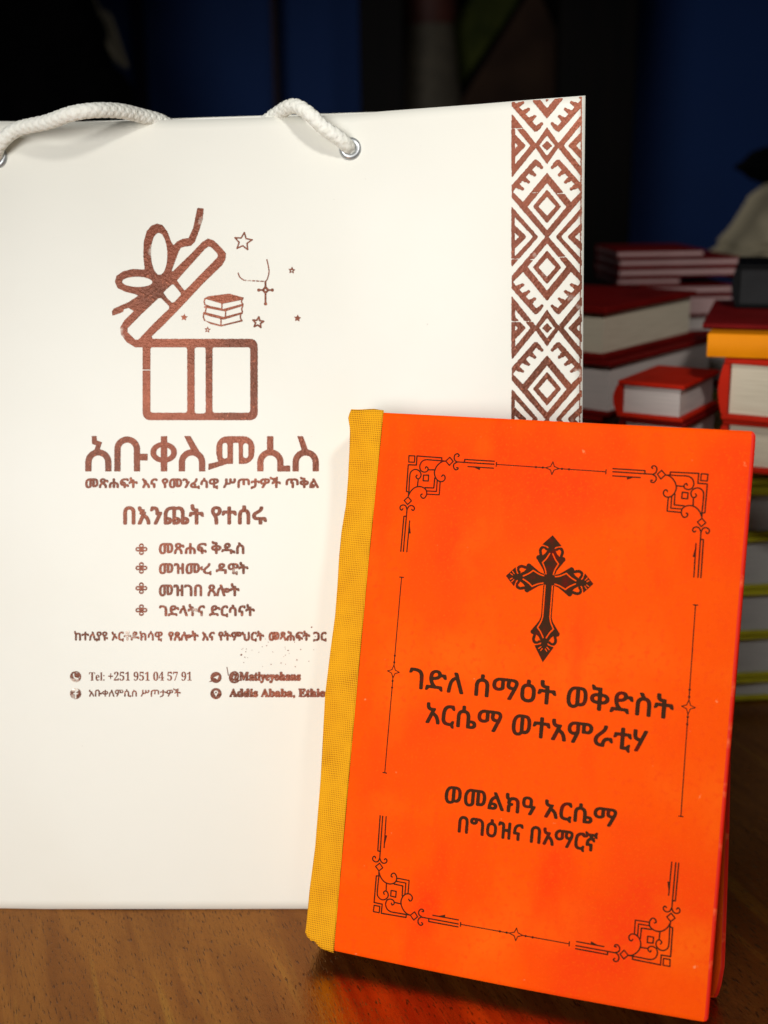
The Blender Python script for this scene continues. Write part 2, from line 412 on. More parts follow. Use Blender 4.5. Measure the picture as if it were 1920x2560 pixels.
# eyelets
for e in EY:
    c = on_bag(np.float64(e[0]), np.float64(e[1]))
    prof = [(.0024, -.0028), (.0024, .0004), (.0027, .0010), (.0033, .0012), (.0040, .0009), (.0044, .0002), (.0044, -.0003)]
    n = 48; V = []
    for r, h in prof: V.append(ring_at(c+nb*h, r, n))
    fs = [(k*n+i, k*n+(i+1) % n, (k+1)*n+(i+1) % n, (k+1)*n+i) for k in range(len(prof)-1) for i in range(n)]
    o = obj('eyelet', np.vstack(V), fs, M['eyelet'], bag, smooth=True); o.modifiers.new('wall', 'SOLIDIFY').thickness = .0003
# rope handle
def rp(px, py, h): return on_bag(np.float64(px), np.float64(py), 0)+nb*h
def over(px, py, dy):   # a point above / behind the mouth, dy metres behind the front sheet
    e = on_bag(np.float64(px), np.float64(topy(px))); return at(np.float64(px), np.float64(py), e[1]+dy)
rp_pts = [rp(-4, 396, -.016), rp(-8, 394, -.006), rp(-6, 388, .002), rp(15, 366, .0062), rp(60, 338, .0085), over(118, 305, -.0165), over(176, 285, -.0215), over(232, 276, -.0205), over(296, 277, -.0125), over(352, 289, -.003), over(408, 306, .0055), over(455, 340, .010), over(530, 372, .013), over(600, 360, .0125), over(650, 318, .0085), over(690, 287, .0035),
          over(733, 265, -.0045), over(772, 284, -.0095), over(808, 318, -.0098), rp(842, 350, .0065), rp(866, 366, .0028), rp(876, 372, -.005), rp(880, 380, -.016)]
path = smooth_path(rp_pts, 40); seg = np.linalg.norm(np.diff(path, axis=0), axis=1); ss = np.concatenate([[0], np.cumsum(seg)])
ns = int(ss[-1]/.00035); sv = np.linspace(0, ss[-1], ns); path = np.stack([np.interp(sv, ss, path[:, i]) for i in range(3)], 1)
tan = np.gradient(path, axis=0); tan /= np.linalg.norm(tan, axis=1)[:, None]
nn0 = nb-tan[0]*(nb@tan[0]); nrm = []
for t in tan:
    nn0 = nn0-t*(nn0@t); nn0 /= np.linalg.norm(nn0); nrm.append(nn0.copy())
nrm = np.array(nrm); bin_ = np.cross(tan, nrm); K = 36
th = np.linspace(0, 2*math.pi, K+1)[:-1]; SV, TH = np.meshgrid(sv, th, indexing='ij')
k_ = 2*math.pi/.0034
f1, f2 = np.cos(4*TH+k_*SV), np.cos(4*TH-k_*SV)
br = np.maximum(np.abs(f1)**.7*(np.sin(4*TH-k_*SV) > 0), np.abs(f2)**.7*(np.sin(4*TH+k_*SV) > 0))
R = .00288*(1+.12*(br-.55)+.012*np.random.randn(*br.shape))
V = path[:, None]+R[..., None]*(np.cos(TH)[..., None]*nrm[:, None]+np.sin(TH)[..., None]*bin_[:, None])
fs = [(i*K+j, i*K+(j+1) % K, (i+1)*K+(j+1) % K, (i+1)*K+j) for i in range(ns-1) for j in range(K)]
rope = obj('rope_handle', V.reshape(-1, 3), fs, M['rope'], bag, smooth=True); rope['label'] = 'braided white cotton rope handle'

# ---- printing on the bag, drawn in photo pixels and carried onto the sheet
def bag_print(name, P, material, thr=.5, lift=.00022, label=None):
    v, f = P.mesh(thr)
    if not len(v): return
    o = obj(name, on_bag(v[:, 0], v[:, 1], lift), [q[::-1] for q in f], material, front, root=bag)
    if label: o['label'] = label
    return o
def xf(ox, oy, s): return lambda pts: [(ox+x*s, oy+y*s) for x, y in pts]
def rrect(x0, y0, x1, y1, r, n=6):
    p = []
    for cx, cy, a0 in ((x1-r, y0+r, -90), (x1-r, y1-r, 0), (x0+r, y1-r, 90), (x0+r, y0+r, 180)):
        for k in range(n+1):
            a = math.radians(a0+90*k/n); p.append((cx+r*math.cos(a), cy+r*math.sin(a)))
    return p
# gift box
g = xf(240, 480, .33755); P = Print(262, 505, 660, 1065, 1.3)
P.poly(g(rrect(345, 1087, 1197, 1690, 55)))
for x0, y0, x1, y1 in ((402, 1150, 675, 1634), (730, 1150, 812, 1640), (862, 1150, 1142, 1634)): P.poly(g(rrect(x0, y0, x1, y1, 16)), True)
lid = [(345, 1150), (290, 1150), (230, 1115), (185, 1055), (178, 1005), (210, 950), (278, 882), (240, 858), (205, 868), (200, 888), (122, 916), (117, 884), (133, 862), (240, 815), (312, 768), (290, 757), (215, 738), (160, 712), (140, 668), (150, 622), (200, 587), (270, 570), (360, 574), (350, 470), (353, 370), (375, 290), (410, 248), (452, 233), (492, 245), (527, 290), (556, 368), (574, 394), (600, 366), (640, 347), (685, 341), (718, 270), (735, 190), (750, 117), (797, 121), (790, 200), (762, 288), (732, 368), (704, 398), (655, 405), (628, 412), (612, 440), (560, 583), (568, 588), (700, 460), (790, 367), (830, 344), (872, 358), (930, 415), (962, 455), (958, 500), (935, 540), (800, 670), (650, 830), (500, 985), (410, 1070), (420, 1090), (400, 1150)]
P.poly(g(lid))
P.poly(g([(598, 655), (700, 540), (808, 420), (832, 404), (850, 406), (895, 452), (903, 470), (895, 488), (760, 625), (680, 708), (655, 730), (640, 712)]), True)
P.poly(g([(498, 745), (520, 722), (560, 686), (575, 686), (625, 745), (628, 762), (580, 815), (562, 820), (530, 790)]), True)
P.poly(g([(462, 786), (482, 786), (540, 845), (542, 862), (430, 970), (330, 1075), (312, 1094), (290, 1094), (235, 1040), (232, 1010), (330, 910)]), True)
P.ellipse(g([(467, 458)])[0], 61*.33755, 156*.33755, True, -.02); P.ellipse(g([(305, 665)])[0], 112*.33755, 38*.33755, True, .02)
P.line(g([(402, 1318), (345, 1318)]), 2.2, True)
P.wear(.55, 2); bag_print('gift_box_print', P, M['foil'], label='copper open gift box with a ribbon bow')
# books, necklace, stars
P = Print(452, 560, 765, 850, .9)
def L_(pts, w_=9, **k): P.line(g(pts), w_*.33755, **k)
for pts in ([(800, 788), (830, 772), (985, 752), (1095, 782), (1088, 797), (935, 828)], [(798, 845), (865, 850), (935, 868), (1092, 826), (1092, 842), (955, 884), (860, 866), (800, 856)], [(795, 888), (850, 900), (945, 925), (1085, 888), (1086, 902), (945, 945), (850, 922), (797, 905)], [(800, 950), (925, 985), (1085, 945), (1086, 958), (925, 996), (850, 978)]):
    P.poly(g(pts))
for pts in ([(806, 790), (800, 812), (806, 835), (850, 850), (932, 866)], [(932, 826), (932, 866)], [(1082, 797), (1076, 812), (1085, 830)], [(815, 860), (810, 888)], [(960, 884), (958, 922)], [(1086, 845), (1078, 866), (1084, 888)], [(798, 895), (794, 925), (805, 952)], [(925, 938), (925, 990)], [(1072, 905), (1068, 925), (1075, 948)]): L_(pts, 9)
for c, R_, w_ in (((1090, 367), 68, 10), ((1200, 966), 42, 12)): P.star(g([c])[0], R_*.33755, w_*.33755, .12)
for c, R_ in (((1450, 580), 28), ((652, 928), 27), ((825, 1020), 24), ((1492, 935), 28)): P.star(g([c])[0], R_*.33755, None, .1, .5)
for c in ((1450, 583), (825, 1021)): P.disc(g([c])[0], 2.2, True)
L_([(1265, 500), (1278, 560), (1280, 600), (1268, 645), (1252, 665)], 8, smooth=5)
L_([(1052, 600), (1066, 632), (1095, 652)], 8, smooth=5)
for x in range(1092, 1240, 32): L_([(x, 653+(x-1092)*.06), (x+20, 654+(x-1092)*.06)], 8)
L_([(1255, 662), (1255, 695)], 14); L_([(1255, 690), (1255, 832)], 13); L_([(1205, 726), (1305, 726)], 13)
P.poly(g([(1255, 692), (1285, 726), (1255, 758), (1225, 726)]))
for c in ((1205, 726), (1305, 726), (1255, 828)): P.disc(g([c])[0], 4)
P.disc(g([(1255, 726)])[0], 2.4, True)
P.wear(.4, 2); bag_print('books_and_stars_print', P, M['foil'], .45, label='small copper books, cross necklace and stars')
# title lettering, drawn stroke by stroke
t = xf(160, 1060, .42194); P = Print(205, 1082, 806, 1186, 1.2)
def B_(pts, w_=37): P.bar(t(pts), w_*.42194)
def arch(xa, xb, ytop, ybot=281, w_=37):
    c = (xa+xb)/2; r = (xb-xa)/2; pts = [(xa, ybot)]+[(c-r*math.cos(a), ytop+r-r*math.sin(a)) for a in np.linspace(0, math.pi, 14)]+[(xb, ybot)]
    B_(pts, w_)
arch(144, 262, 168); B_([(178, 71), (180, 108), (207, 117), (188, 176)], 29)
arch(316, 432, 92); B_([(430, 196), (495, 196)], 40)
P.ellipse(t([(590, 168)])[0], 79*.42194, 62*.42194); P.ellipse(t([(590, 168)])[0], 45*.42194, 32*.42194, True); B_([(592, 72), (592, 281)], 38)
arch(698, 818, 168); P.poly(t([(711, 71), (748, 71), (804, 166), (760, 168)]))
P.poly(t(rrect(902, 72, 1128, 237, 66)))
for q in (rrect(938, 112, 968, 206, 14), rrect(1060, 114, 1092, 202, 16), [(1002, 112), (1034, 112), (1036, 250), (1000, 250)]): P.poly(t(q), True)
P.poly(t([(905, 200), (1000, 200), (1000, 237), (965, 237), (855, 273), (855, 236), (915, 222)]))
P.poly(t(rrect(938, 112, 968, 204, 14)), True)
arch(1163, 1282, 168); B_([(1221, 72), (1221, 176)], 38); B_([(1270, 264), (1340, 264)], 36)
arch(1372, 1491, 168); P.poly(t([(1382, 72), (1415, 72), (1450, 165), (1412, 165)]))
P.wear(.5, 2, .07, 4); bag_print('title_lettering', P, M['foil'], label='large copper Amharic shop title')
def tx(name, body, x0, x1, y0, y1, o, fat=1, thr=.42, wear=.35, hole=0, m='foil', step=.8, g_=1.7, label=None):
    a, b = o([(x0, y0), (x1, y1)]); P = Print(a[0]-5, a[1]-5, b[0]+5, b[1]+5, step)
    P.text(body, a[0], b[0], a[1], b[1]); P.fat(fat, g_); P.wear(wear, 2, hole, 5)
    return bag_print(name, P, M[m], thr, label=label)
tx('subtitle_lettering', 'መጽሐፍት እና የመንፈሳዊ ሥጦታዎች ጥቅል', 128, 1508, 315, 383, t, 3, .36)
tx('heading_lettering', 'በእንጨት የተሰሩ', 355, 1198, 480, 592, t, 4, .36)
for body, x1, y0 in (('መጽሐፍ ቅዱስ', 1065, 696), ('መዝሙረ ዳዊት', 1090, 820), ('መዝገበ ጸሎት', 1037, 946), ('ገድላትና ድርሳናት', 1128, 1070)):
    tx('list_lettering', body, 565, x1, y0, y0+73, t, 3, .36)
for cy in (742, 853, 973, 1103):
    P = Print(*t([(410, cy-45)])[0], *t([(506, cy+45)])[0], .7)
    for k in range(4):
        a = k*math.pi/2; dx, dy = math.cos(a), math.sin(a)
        P.ellipse(t([(458+dx*21, cy+dy*21)])[0], 14*.42194, 14*.42194)
    P.poly(t([(458-24, cy), (458, cy-24), (458+24, cy), (458, cy+24)]))
    for k in range(4):
        a = k*math.pi/2; dx, dy = math.cos(a), math.sin(a)
        P.ellipse(t([(458+dx*20, cy+dy*20)])[0], (8 if dx else 4.5)*.42194, (4.5 if dx else 8)*.42194, True)
    P.wear(.3, 2); bag_print('cross_bullet', P, M['foil'], .45)
c4 = xf(160, 1540, .42194)
tx('footer_lettering', 'ከተለያዩ ኦርቶዶክሳዊ', 62, 582, 90, 150, c4, 2, .36, .55, .10, 'foil_worn')
tx('footer_lettering', 'የጸሎት እና የትምህርት', 620, 1183, 90, 150, c4, 3, .38, .5, .06)
tx('footer_lettering', 'መጻሕፍት ጋር', 1215, 1553, 90, 150, c4, 3, .36, .5)
def mb(s_): # serif bold forms
    out = ''
    for ch in s_:
        if 'A' <= ch <= 'Z': out += chr(0x1D400+ord(ch)-65)
        elif 'a' <= ch <= 'z': out += chr(0x1D41A+ord(ch)-97)
        elif '0' <= ch <= '9': out += chr(0x1D7CE+ord(ch)-48)
        else: out += ch
    return out
tx('telephone_lettering', mb('Tel: +251 951 04 57 91'), 148, 756, 330, 384, c4, 0, .45, .5, .12)
tx('page_name_lettering', 'አቡቀለምሲስ ሥጦታዎች', 148, 690, 430, 482, c4, 1, .40, .6, .18, 'foil_worn')
tx('handle_lettering', mb('@Matiyeyohans'), 980, 1400, 330, 396, c4, 3, .36, .5)
tx('address_lettering', mb('Addis Ababa, Ethiopia'), 980, 1640, 432, 492, c4, 3, .37, .5)
for (cx, cy, sol) in ((68, 360, 0), (68, 460, 0), (900, 364, 1), (900, 460, 1)):
    P = Print(*c4([(cx-60, cy-45)])[0], *c4([(cx+50, cy+45)])[0], .7)
    P.disc(c4([(cx, cy)])[0], 33*.42194)
    if cy == 360: P.line(c4([(cx-12, cy-16), (cx-8, cy+4), (cx+14, cy+12)]), 9*.42194, True, smooth=4)
    elif not sol: P.line(c4([(cx+10, cy-18), (cx, cy-12), (cx, cy+26)]), 9*.42194, True); P.line(c4([(cx-10, cy), (cx+10, cy)]), 8*.42194, True)
    elif cy == 364: P.poly(c4([(cx-18, cy+2), (cx+18, cy-14), (cx+8, cy+14), (cx-4, cy+4)]), True); P.poly(c4([(cx-44, cy+28), (cx-20, cy+12), (cx-14, cy+24)]))
    else:
        P.poly(c4([(cx-14, cy-8), (cx-8, cy-18), (cx+8, cy-18), (cx+14, cy-8), (cx, cy+20)]), True); P.disc(c4([(cx, cy-6)])[0], 2.2)
    P.wear(.5, 2, 0 if sol else .28, 5); bag_print('contact_icon', P, M['foil' if sol else 'foil_worn'], .45)
P = Print(540, 1560, 800, 1690, .8)   # stray foil specks
for _ in range(34):
    x, y = random.uniform(600, 795), random.uniform(1585, 1668); r = random.choice((.8, .9, 1.0, 1.2)); P.disc((x, y), r)
for x, y, r in ((603, 1637, 2.2), (779, 1568, 1.8), (742, 1650, 1.6)): P.disc((x, y), r)
P.line([(567, 1698-30), (571, 1690), (569, 1710)], 1.6)
bag_print('foil_specks', P, M['foil'], .4)
# woven-pattern strip
P = Print(1270, 228, 1460, 1095, 1.15)
def fold(pts, side, base, up):
    """quadrant coordinates (dx, dy) -> photo pixels"""
    return [(1367.5+side*x+0.0, base+(-y if up else y)) for x, y in pts]
half = 228
def motif(side, base, up):
    q = lambda pts: fold(pts, side, base, up)
    P.poly(q([(0, -1), (12, -1), (12, 0), (0, 12)])); 
    P.poly(q([(0, 26), (20, 0), (20, -1), (32, -1), (32, 0), (0, 46)]))
    P.poly(q([(29, -1), (42, -1), (42, 1), (88, 57), (88, 79), (29, 6)]))
    P.poly(q([(54, -1), (54, 1), (88, 36), (88, 18), (72, -1)]))
    # toothed chevron
    P.poly(q([(30, 34), (88, 99), (88, 119), (80, 108), (24, 46)]))
    for (x, y), (ex, ey) in (((27, 41), (13, 55)), ((45, 62), (31, 73)), ((61, 81), (46, 91)), ((77, 99), (61, 108))):
        P.line(q([(x, y), ((x+ex)/2, (y+ey)/2)]), 11); P.line(q([((x+ex)/2, (y+ey)/2), (ex, ey)]), 7.5)
    P.poly(q([(0, 68), (60, 141), (88, 113), (88, 130), (0, 232), (0, 212), (49, 153), (0, 93)]))
    P.poly(q([(0, 110), (35, 152), (0, 194), (0, 176), (22, 152), (0, 127)]))
    P.poly(q([(24, 229), (24, 226), (88, 153), (88, 170), (36, 226), (36, 229)]))
    P.poly(q([(53, 229), (53, 226), (88, 192), (88, 211), (68, 229)]))
    if side < 0:
        P.poly(q([(80, -1), (89.5, -1), (89.5, 64), (80, 60)])); P.poly(q([(81, 229), (89.5, 229), (89.5, 158), (81, 160)]))
for base in (364, 820, -92, 1276):
    for side in (-1, 1):
        for up in (0, 1): motif(side, base, up)
X, Y = np.meshgrid(P.x, P.y)
P.F[(X < 1278.5) | (X > 1454.5)] = 0; P.F[Y < topy(X)+2.2] = 0
P.line([(1453.6, 262), (1449, 1090)], 2.0)
for yb, xa, xb in ((322, 1278, 1310), (482, 1330, 1345), (484, 1393, 1412), (648, 1275, 1300), (649, 1325, 1345), (643, 1396, 1414), (804, 1276, 1340)): P.line([(xa, yb), (xb, yb-1)], 2.6, True)
P.blur(1); P.wear(.55, 2, .075, 4); bag_print('pattern_strip_print', P, M['foil'], .36, label='copper strip of woven diamond pattern down the right side')

# ================================================================== ORANGE BOOK
BX, BY, BYAW, BLEAN, BW, BH, BT = -0.03333, 0.40828, 0.32226, 0.29286, 0.15416, 0.20999, 0.02605
r_ = np.array([math.cos(BYAW), -math.sin(BYAW), 0]); n_ = np.array([-math.sin(BYAW), -math.cos(BYAW), 0])
u_ = np.array([0, 0, 1])*math.cos(BLEAN)-n_*math.sin(BLEAN); nn_ = n_*math.cos(BLEAN)+np.array([0, 0, 1])*math.sin(BLEAN)
B0 = np.array([BX, BY, BT*math.sin(BLEAN)+.0006])
book = thing('orange_book', frame(B0, r_, -nn_, u_), 'orange hardcover with yellow cloth spine and dark cross, standing against the paper bag', 'book')
def uv(px, py):
    d = rays(px, py); k = ((B0-C0)@nn_)/(d@nn_); P_ = C0+d*k[..., None]-B0; return np.stack([P_@r_, P_@u_], -1)
def uvp(p): return uv(np.float64(p[0]), np.float64(p[1]))
def W_(u, v, h=0.0): return np.asarray(u)[..., None]*r_+np.asarray(v)[..., None]*u_+np.asarray(h)[..., None]*nn_+B0
cTL, cTR, cBR, cBL = uvp((872, 1027)), uvp((1890, 1078)), uvp((1770, 2558)), uvp((757, 2362))
mid_t, mid_b = uvp((1300, 1048.5)), uvp((1300, 2473))
# front cover board: a slightly cupped slab with rounded outer corners
def board(name, corners, h0, th_, mats, bow_t=0, bow_b=0, warp=None, flare=0, nu=34, nv=44, rc=.0022):
    TL, TR, BR, BL = corners; V = []; nvv = nv
    def pt(s, t_):
        p = (BL*(1-s)+BR*s)*(1-t_)+(TL*(1-s)+TR*s)*t_
        p = p+np.array([flare*s*max(0, 1-t_/.42)**.8*(1-.5*max(0, 1-t_/.05)), (bow_t*t_+bow_b*(1-t_))*4*s*(1-s)]); return p
    ss_ = np.concatenate([np.linspace(0, .975, nu-5), 1-rc/BW*(np.array([1, .62, .3, .08, 0]))]); tt_ = np.concatenate([rc/BH*np.array([0, .08, .3, .62, 1]), np.linspace(.03, .97, nv-10), 1-rc/BH*np.array([1, .62, .3, .08, 0])])
    def inset(s, t_):
        ds = (1-s)*BW; dt = min(t_, 1-t_)*BH
        if ds < rc and dt < rc:
            x, y = rc-ds, rc-dt; m = max(x, y); L2 = math.hypot(x, y)
            if L2 > 0: s = 1-(rc-x*m/L2)/BW; dt = rc-y*m/L2; t_ = dt/BH if t_ < .5 else 1-dt/BH
        return s, t_
    for layer in (0, 1):
        for t_ in tt_:
            for s in ss_:
                s2, t2 = inset(s, t_); p = pt(s2, t2); e = min(1-s2, 1)*BW; d_ = min(e, t2*BH, (1-t2)*BH)
                rnd = .0006*max(0, 1-d_/.0012)**2
                h = h0-rnd if layer == 0 else h0-th_+rnd
                if warp: h += warp(s2, t2)
                V.append(W_(p[0], p[1], np.float64(h)))
    a, b = len(ss_), len(tt_); n1 = a*b; fs = grid_faces(a, b); mi = [1 if k % (a-1) >= a-4 else 0 for k in range(len(fs))]
    f2 = [tuple(x+n1 for x in q[::-1]) for q in fs]; fs = fs+f2; mi += [0]*len(f2)
    def rim(idx):
        for x, y in zip(idx[:-1], idx[1:]): fs.append((x, x+n1, y+n1, y)); mi.append(1)
    rim([i for i in range(a)][::-1]); rim([(b-1)*a+i for i in range(a)]); rim([j*a+a-1 for j in range(b)][::-1]); rim([j*a for j in range(b)])
    return obj(name, np.array(V), fs, mats, book, smooth=True, midx=mi)
bow_t = (mid_t-(cTL+(cTR-cTL)*.42))[1]*1.0; bow_b = (mid_b-(cBL+(cBR-cBL)*.536))[1]*1.0
fc = board('front_cover', (cTL+np.array([.0075, 0]), cTR, cBR, cBL+np.array([.0075, 0.000])), 0, .0024, [M['orange'], M['orange_edge']], bow_t, bow_b)
for p_ in fc.data.polygons: p_.use_smooth = p_.material_index == 0
bc = board('back_cover', (cTL+np.array([.0075, 0]), cTR+np.array([-.0003, 0]), cBR+np.array([0.0002, 0.0005]), cBL+np.array([.0075, 0])), -BT+.0024, .0024, [M['orange'], M['orange_edge']], 0, 0, flare=.0042, warp=lambda s, t_: .0022*s**6*(math.sin(t_*60)*.3+math.sin(t_*23)*.3)*(1-t_)**2)
bc['label'] = 'back cover with a creased lower corner'
pg = (cTL+np.array([.002, -.0035]), cTR+np.array([-.004, -.0035]), cBR+np.array([-.004, .0035]), cBL+np.array([.002, .0035]))
V = [W_(p[0], p[1], np.float64(h)) for h in (-.0027, -BT+.0027) for p in pg]
obj('page_block', V, [(0, 3, 2, 1), (4, 5, 6, 7), (0, 1, 5, 4), (1, 2, 6, 5), (2, 3, 7, 6), (3, 0, 4, 7)], M['pages'], book)
# cloth spine: wraps from the front board round the back, outline taken along its worn left edge
LE = [uvp(p) for p in ((876, 1027), (868, 1040), (873, 1072), (872, 1120), (868, 1200), (863, 1262), (852, 1328), (846, 1390), (842, 1460), (836, 1539), (825, 1620), (811, 1736), (800, 1944), (786, 2118), (772, 2225), (764, 2315), (758, 2350), (760, 2372))]
LE = np.array(LE)[::-1]; RE = np.array([uvp((835, 2381)), uvp((879, 1880)), uvp((923, 1400)), uvp((960, 1026.0))])
def left(v): return np.interp(v, LE[:, 1], LE[:, 0])
def right(v): return np.interp(v, RE[:, 1], RE[:, 0])
nrow, V = 120, []
fr = np.linspace(0, 1, 14); arc_ = np.linspace(0, 1, 16)
for j in range(nrow):
    q = j/(nrow-1)
    row = []
    for s in fr:   # front strip, right -> left
        vb = np.interp(s, [0, .35, .55, .62, .8, 1], [RE[0, 1], RE[0, 1]+.0004, RE[0, 1]+.0016, RE[0, 1]+.0030, RE[0, 1]+.0030, RE[0, 1]+.0052])
        vb += .0004*math.sin(s*40)
        vt = np.interp(s, [0, .3, .8, 1], [RE[-1, 1], RE[-1, 1]+.0004, RE[-1, 1]-.0002, RE[-1, 1]-.0002])
        v = vb+(vt-vb)*q; ul, ur = left(v), right(v)
        # the strip bulges a little at its two ends where the cloth is turned in
        h = .0005+.0003*math.sin(v*310+s*3)*s
        row.append((ur+(ul+.0006-ur)*s, v, h))
    ul = left(row[-1][1])
    for s in arc_[1:]:
        a = s*math.pi; hc = -BT/2; hh = hc+(BT/2+.0004)*math.copysign(abs(math.cos(a))**.55, math.cos(a)); uu = ul+.0006-.0006*abs(math.sin(a))**.6
        row.append((uu, row[13][1], hh))
    for s in (.33, .66, 1): row.append((ul+.0006+.010*s, row[13][1], -BT-.0005))
    V += row
V = np.array(V); npr = len(fr)+len(arc_)-1+3
o = obj('spine_cloth', W_(V[:, 0], V[:, 1], V[:, 2]), grid_faces(npr, nrow, True), M['cloth'], book, smooth=True)
o.modifiers.new('sheet', 'SOLIDIFY').thickness = .00045; o.modifiers['sheet'].offset = -1
# --- print on the cover, in cover millimetres
fcm = (uvp((1032, 1139))+uvp((1773, 1183)))/2; 
ocr = xf(950, 1120, .19288)
def mm(pts): a = np.array(pts, float); return uv(a[:, 0], a[:, 1])*1000
mT, mB, mL, mR = mm([(1381, 1171)])[0], mm([(1295, 2336)])[0], mm([(984, 1679)])[0], mm([(1716, 1773)])[0]
cu_, cv_ = (mT[0]+mB[0])/2, (mT[1]+mB[1])/2
cu_ = (cu_+(mL[0]+mR[0])/2)/2
def cover_print(name, P, material, thr=.5, mp=None, lift=.0001, label=None):
    v, f = P.mesh(thr); q = (mp(v) if mp else v/1000)
    V_ = W_(q[:, 0], q[:, 1], np.full(len(q), lift)); 
    # keep every face turned to the camera
    a, b, c = V_[f[0][0]], V_[f[0][1]], V_[f[0][2]]
    if np.cross(b-a, c-a)@nn_ < 0: f = [x[::-1] for x in f]
    o = obj(name, V_, f, material, fc, root=book)
    if label: o['label'] = label
    return o
ORN = [  # (points, width, smooth, closed) in the close-up's pixels
 ([(376, 100), (452, 103), (447, 185), (373, 182)], 13, 0, 1), ([(800, 168), (803, 128), (480, 103), (473, 222), (367, 217), (342, 562), (377, 571)], 14, 0, 0),
 ([(792, 165), (690, 158), (600, 152), (545, 175), (517, 230), (525, 285), (560, 310), (600, 308), (622, 285), (620, 258), (600, 243), (588, 262)], 14, 4, 0), ([(622, 282), (715, 284)], 14, 0, 0),
 ([(375, 570), (380, 460), (388, 350), (405, 305), (450, 278), (500, 290), (530, 330), (528, 370), (505, 398), (480, 395), (467, 372), (480, 352)], 14, 4, 0), ([(497, 400), (485, 500)], 14, 0, 0),
 ([(850, 170), (800, 180), (745, 225), (712, 285), (707, 340), (730, 400), (770, 432), (815, 432), (843, 400), (838, 362), (815, 350), (800, 368)], 14, 4, 0),
 ([(372, 612), (400, 560), (450, 515), (510, 500), (565, 515), (600, 550), (605, 600), (585, 640), (560, 652), (535, 635), (530, 605), (548, 598)], 14, 4, 0),
 ([(710, 390), (698, 518), (585, 514)], 14, 0, 0), ([(742, 425), (732, 564), (603, 556)], 13, 0, 0), ([(780, 438), (768, 607), (610, 598)], 13, 0, 0),
 ([(565, 352), (631, 352), (626, 428), (559, 424)], 14, 0, 1), ([(905, 120), (948, 172), (900, 226), (853, 170)], 13, 0, 1), ([(853, 170), (790, 165)], 13, 0, 0),
 ([(365, 634), (408, 685), (358, 733), (314, 680)], 13, 0, 1), ([(372, 575), (365, 634)], 13, 0, 0),
 ([(1012, 112), (1028, 95), (1005, 75), (972, 90), (962, 130), (975, 165), (1005, 182)], 14, 4, 0), ([(1005, 182), (962, 205), (953, 245), (975, 280), (1005, 278), (1012, 258), (994, 255)], 14, 4, 0), ([(1000, 181), (1478, 210)], 14, 0, 0),
 ([(1095, 185), (1098, 148), (1482, 172)], 14, 0, 0), ([(1140, 240), (1472, 262)], 13, 0, 0),
 ([(350, 800), (335, 752), (300, 738), (265, 755), (262, 790), (282, 805), (297, 787)], 14, 4, 0), ([(350, 800), (375, 757), (410, 745), (442, 765), (445, 795), (425, 810), (412, 795)], 14, 4, 0), ([(351, 790), (303, 1340)], 14, 0, 0),
 ([(345, 885), (310, 885), (270, 1338)], 14, 0, 0), ([(385, 945), (348, 1346)], 13, 0, 0)]
FLAG = [[(1200, 244), (1297, 288), (1297, 252)], [(383, 965), (399, 1108), (374, 1108)]]
def mirror(p, fu, fv):
    p = p.copy()
    if fu: p[:, 0] = 2*cu_-p[:, 0]
    if fv: p[:, 1] = 2*cv_-p[:, 1]
    return p
for fu in (0, 1):
    for fv in (0, 1):
        allp = np.vstack([mirror(mm(ocr(a)), fu, fv) for a, *_ in ORN]); lo, hi = allp.min(0)-2, allp.max(0)+2
        P = Print(lo[0], lo[1], hi[0], hi[1], .115)
        for a, w_, sm_, cl in ORN: P.line(mirror(mm(ocr(a)), fu, fv), w_*.036, closed=bool(cl), smooth=sm_)
        for a in FLAG: P.poly(mirror(mm(ocr(a)), fu, fv))
        P.wear(.35, 3); cover_print('corner_ornament', P, M['ink'], .48)
def rule(a, b, star, ticks=None):
    a, b, c = [mm([p])[0] for p in (a, b, star)]
    out = []
    for m in (0, 1):
        horiz = abs(b[0]-a[0]) > abs(b[1]-a[1])
        A, B, Cc = [mirror(np.array([p]), not horiz and m, horiz and m)[0] for p in (a, b, c)]
        lo, hi = np.minimum(A, B)-5, np.maximum(A, B)+5; P = Print(lo[0], lo[1], hi[0], hi[1], .115)
        d = (B-A)/np.linalg.norm(B-A); n2 = np.array([-d[1], d[0]]); Cc = A+d*((Cc-A)@d)
        P.line([A, Cc-d*2.6], .36); P.line([Cc+d*2.6, B], .36)
        st = []
        for k in range(8):
            an = k*math.pi/4; rr_ = (2.6 if k % 4 == 0 else 2.4) if k % 2 == 0 else .95
            st.append(Cc+d*rr_*math.cos(an)+n2*rr_*math.sin(an))
        P.line(st, .34, closed=True)
        for s in (-6.2, -3.6, 3.6, 6.2): P.disc(Cc+d*s, .42)
        for e in (A, B): P.line([e-n2*.75, e+n2*.75], .4)
        P.wear(.3, 3); cover_print('border_rule', P, M['ink'], .48)
rule((1241, 1161), (1515, 1179.5), (1381, 1171))
rule((1004, 1443), (962, 1932), (984, 1679))
